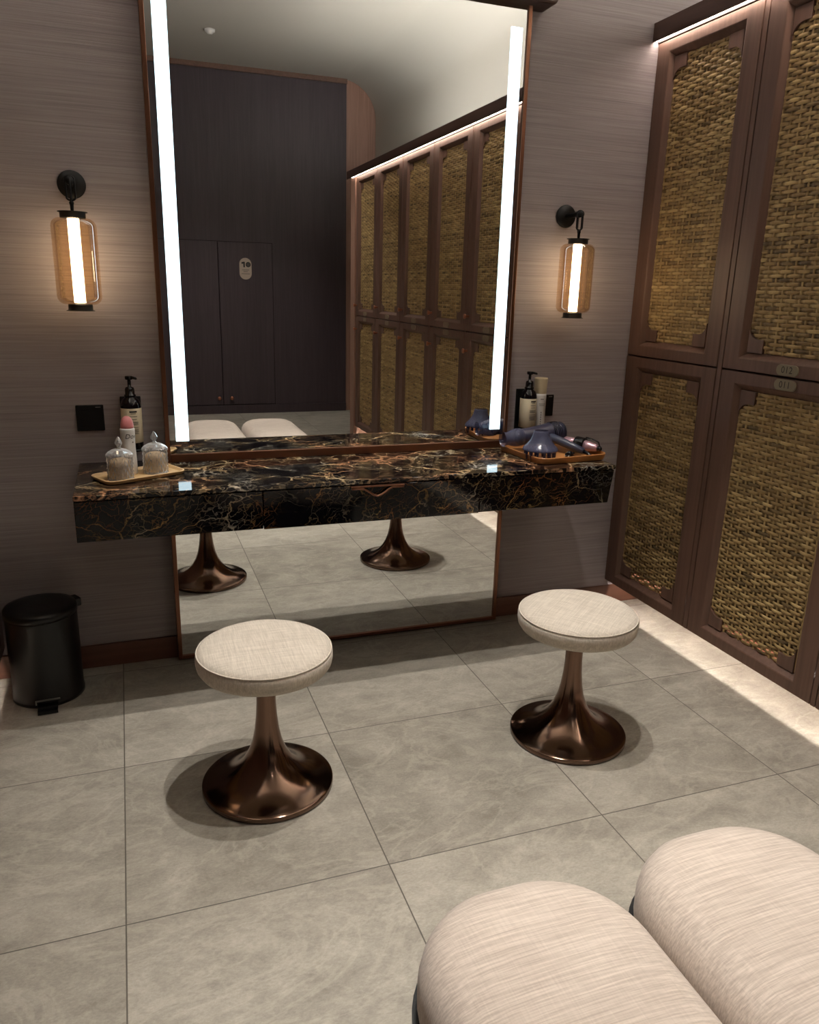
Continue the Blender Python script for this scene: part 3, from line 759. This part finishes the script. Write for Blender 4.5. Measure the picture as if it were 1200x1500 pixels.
# ------------------------------------------------------------------ stools
def stool():
    t = thing('stool', 'round cream stool on a flared copper brown pedestal, nearer the left wall', 'stool', (-.063, -.824, 0), 0, 'round pedestal stools in front of the mirror')
    b = MB(); R = .1805; top = .432
    pr = [(0, .3535), (.135, .3535), (.155, .356), (.170, .364), (.178, .376), (.1805, .391), (.180, .404), (.1765, .4135)]
    b.lathe(pr, 72)
    pr2 = [(.1765, .4135), (.172, .4195), (.162, .4245), (.140, .4285), (.105, .4308), (.06, .4318), (0, .432)]
    b.lathe(pr2, 72, cap=False)
    b.build('seat', M['linen'], t)
    b = MB(); b.tube([(.1768 * math.cos(2 * PI * k / 72), .1768 * math.sin(2 * PI * k / 72), .4138) for k in range(72)], .0021, 8, closed=True); b.build('piping', M['linen'], t)
    b = MB(); b.lathe([(0, .3530), (.060, .3525), (.060, .348), (.0265, .346), (.0258, .30), (.0262, .255), (.0285, .215), (.033, .175), (.040, .140), (.051, .108), (.067, .079), (.088, .056), (.112, .038), (.140, .0255), (.164, .0195), (.176, .0178), (.179, .0160)], 96, cap=False)
    b.build('pedestal', M['stoolmetal'], t)
    b = MB(); b.lathe([(.179, .0160), (.1800, .0145), (.1800, .003), (.176, .0025), (.176, 0), (0, 0)], 96, cap=False); b.build('base_rim', M['stoolmetal'], t)
    return t
st = stool()
dup(st, (.879, -.852, 0), .7, 'round cream stool on a flared copper brown pedestal, nearer the right lockers', 'round pedestal stools in front of the mirror')

# ------------------------------------------------------------------ benches in the foreground
def bench(label, x, y):
    t = thing('bench', label, 'bench', (x, y, 0), 0, 'padded benches side by side')
    W, L, R = .385, 1.21, .165
    m = MB(); n = 12
    def ring(ins, z, W=W, L=L):
        return [(p[0], p[1], z) for p in rrect(W - 2 * ins, L - 2 * ins, max(.01, R - ins), n)]
    prof = [(.014, .285), (.004, .292), (0, .31), (0, .345), (.004, .365), (.014, .385), (.030, .400), (.055, .411), (.09, .417), (.13, .4195), (.165, .420)]
    N = 4 * (n + 1); vs = []; fs = []
    for (i_, z) in prof: vs += ring(i_, z)
    for i in range(len(prof) - 1):
        for k in range(N): fs.append([i * N + k, i * N + (k + 1) % N, (i + 1) * N + (k + 1) % N, (i + 1) * N + k])
    fs.append(list(range(N - 1, -1, -1))); fs.append([(len(prof) - 1) * N + k for k in range(N)])
    m.add(vs, fs, 0, True); m.build('cushion', M['bench'], t, sharp=60)
    m = MB(); vs = []; fs = []
    pr = [(.05, 0), (.045, .004), (.040, .26), (-.005, .275), (-.007, .280), (-.007, .288), (.012, .289)]
    for (i_, z) in pr: vs += ring(i_, z)
    for i in range(len(pr) - 1):
        for k in range(N): fs.append([i * N + k, i * N + (k + 1) % N, (i + 1) * N + (k + 1) % N, (i + 1) * N + k])
    fs.append(list(range(N - 1, -1, -1))); fs.append([(len(pr) - 1) * N + k for k in range(N)])
    m.add(vs, fs); m.build('base', M['black'], t, sharp=35)
    return t
bench('long beige padded bench with rounded end in the near foreground, left of the pair', .170, -2.3625)
bench('long beige padded bench with rounded end, the one nearer the lockers', .572, -2.3495)

# ------------------------------------------------------------------ pedal bin
t = thing('pedal_bin', 'round black pedal bin with closed lid on the floor left of the mirror', 'bin', (-.678, -.099, 0))
R = .1105
b = MB(); b.lathe([(0, .003), (R - .004, .003), (R + .0015, .0), (R + .0015, .012), (R - .001, .016), (R - .001, .285), (R, .287), (R, .291), (0, .291)], 64); b.build('body', M['bin_black'], t)
b = MB(); b.lathe([(R - .002, .291), (R + .0015, .2915), (R + .0015, .309), (R - .002, .3145), (R - .02, .319), (R - .05, .322), (0, .323)], 64); b.build('lid', M['bin_black'], t)
b = MB(); b.box(R - .004, R + .018, -.022, .022, .283, .312, .004); b.xf(Matrix.Rotation(.5, 4, 'Z')); b.build('hinge', M['bin_black'], t)
rp = Matrix.Rotation(-PI / 2 + .05, 4, 'Z')
b = MB(); b.box(R - .01, R + .052, -.030, .030, .012, .0165, .0015); b.box(R + .047, R + .052, -.030, .030, .003, .0165, .001); b.xf(rp); pd = b.build('pedal', M['black_plastic'], t)
b = MB(); b.box(R + .003, R + .006, -.037, .037, .026, .032, .001); b.box(R + .003, R + .006, -.037, -.033, .016, .03, .0); b.xf(rp); b.build('slot_trim', M['steel'], t)

# ------------------------------------------------------------------ lighting
def spot(x, y, z, power, size=.92, col=(1, .945, .875), rad=.028, blend=.55):
    d = bpy.data.lights.new('downlight', 'SPOT'); d.energy = power; d.spot_size = size; d.spot_blend = blend; d.color = col; d.shadow_soft_size = rad
    o = bpy.data.objects.new('downlight', d); COL.objects.link(o); o.location = (x, y, z)
for (x, y, pw) in ((.45, -.72, 120), (.48, -1.12, 103), (.35, -2.6, 94)):
    spot(x, y, ZC - .012, pw)
spot(.5, -4.25, ZC - .012, 75, 1.7)  # wide spot without a fixture, added to brighten the lower far wall
GD = 'ceiling downlights'
for k, (x, y, lab) in enumerate(((.45, -.72, 'small white ceiling downlight nearest the mirror'), (.48, -1.12, 'small white ceiling downlight over the stools, second from the mirror'),
                                 (.35, -2.6, 'small white ceiling downlight over the benches'))):
    t = thing('ceiling_downlight', lab, 'ceiling light', (x, y, ZC), 0, GD)
    b = MB(); b.lathe([(.030, 0), (.030, -.008), (.046, -.006), (.047, 0)], 32, cap=False); b.build('trim_ring', M['white_plastic'], t)
    b = MB(); b.lathe([(.0295, -.002), (.0295, -.004), (0, -.004)], 28, cap=False); b.build('lens', M['lamp'], t)

w = bpy.data.worlds.new('world'); SC.world = w; w.use_nodes = True
w.node_tree.nodes['Background'].inputs[0].default_value = (.9, .85, .8, 1); w.node_tree.nodes['Background'].inputs[1].default_value = .02

# ------------------------------------------------------------------ camera
f_px, pitch, yaw, roll = 1136.57, .2796, -.3515, .0268
Rz = Matrix.Rotation(yaw, 3, 'Z'); Rx = Matrix.Rotation(-pitch, 3, 'X')
RM = Rz @ Rx
r, fw_, u = RM.col[0].copy(), RM.col[1].copy(), RM.col[2].copy()
r2 = r * math.cos(roll) + u * math.sin(roll); u2 = -r * math.sin(roll) + u * math.cos(roll)
cd = bpy.data.cameras.new('camera'); cam = bpy.data.objects.new('camera', cd); COL.objects.link(cam)
mw = Matrix((r2, u2, -fw_)).transposed().to_4x4(); mw.translation = Vector((-.358, -2.719, 1.3407)); cam.matrix_world = mw
cd.sensor_fit = 'VERTICAL'; cd.sensor_height = 36; cd.lens = f_px / 1500 * 36; cd.clip_start = .02
SC.camera = cam
SC.view_settings.view_transform = 'Standard'; SC.view_settings.look = 'None'; SC.view_settings.exposure = .42; SC.view_settings.gamma = 1
SC.view_settings.use_curve_mapping = False
SC.cycles.max_bounces = 14; SC.cycles.transparent_max_bounces = 24; SC.cycles.glossy_bounces = 8
SC.cycles.caustics_reflective = False; SC.cycles.caustics_refractive = False
SC.cycles.use_denoising = True
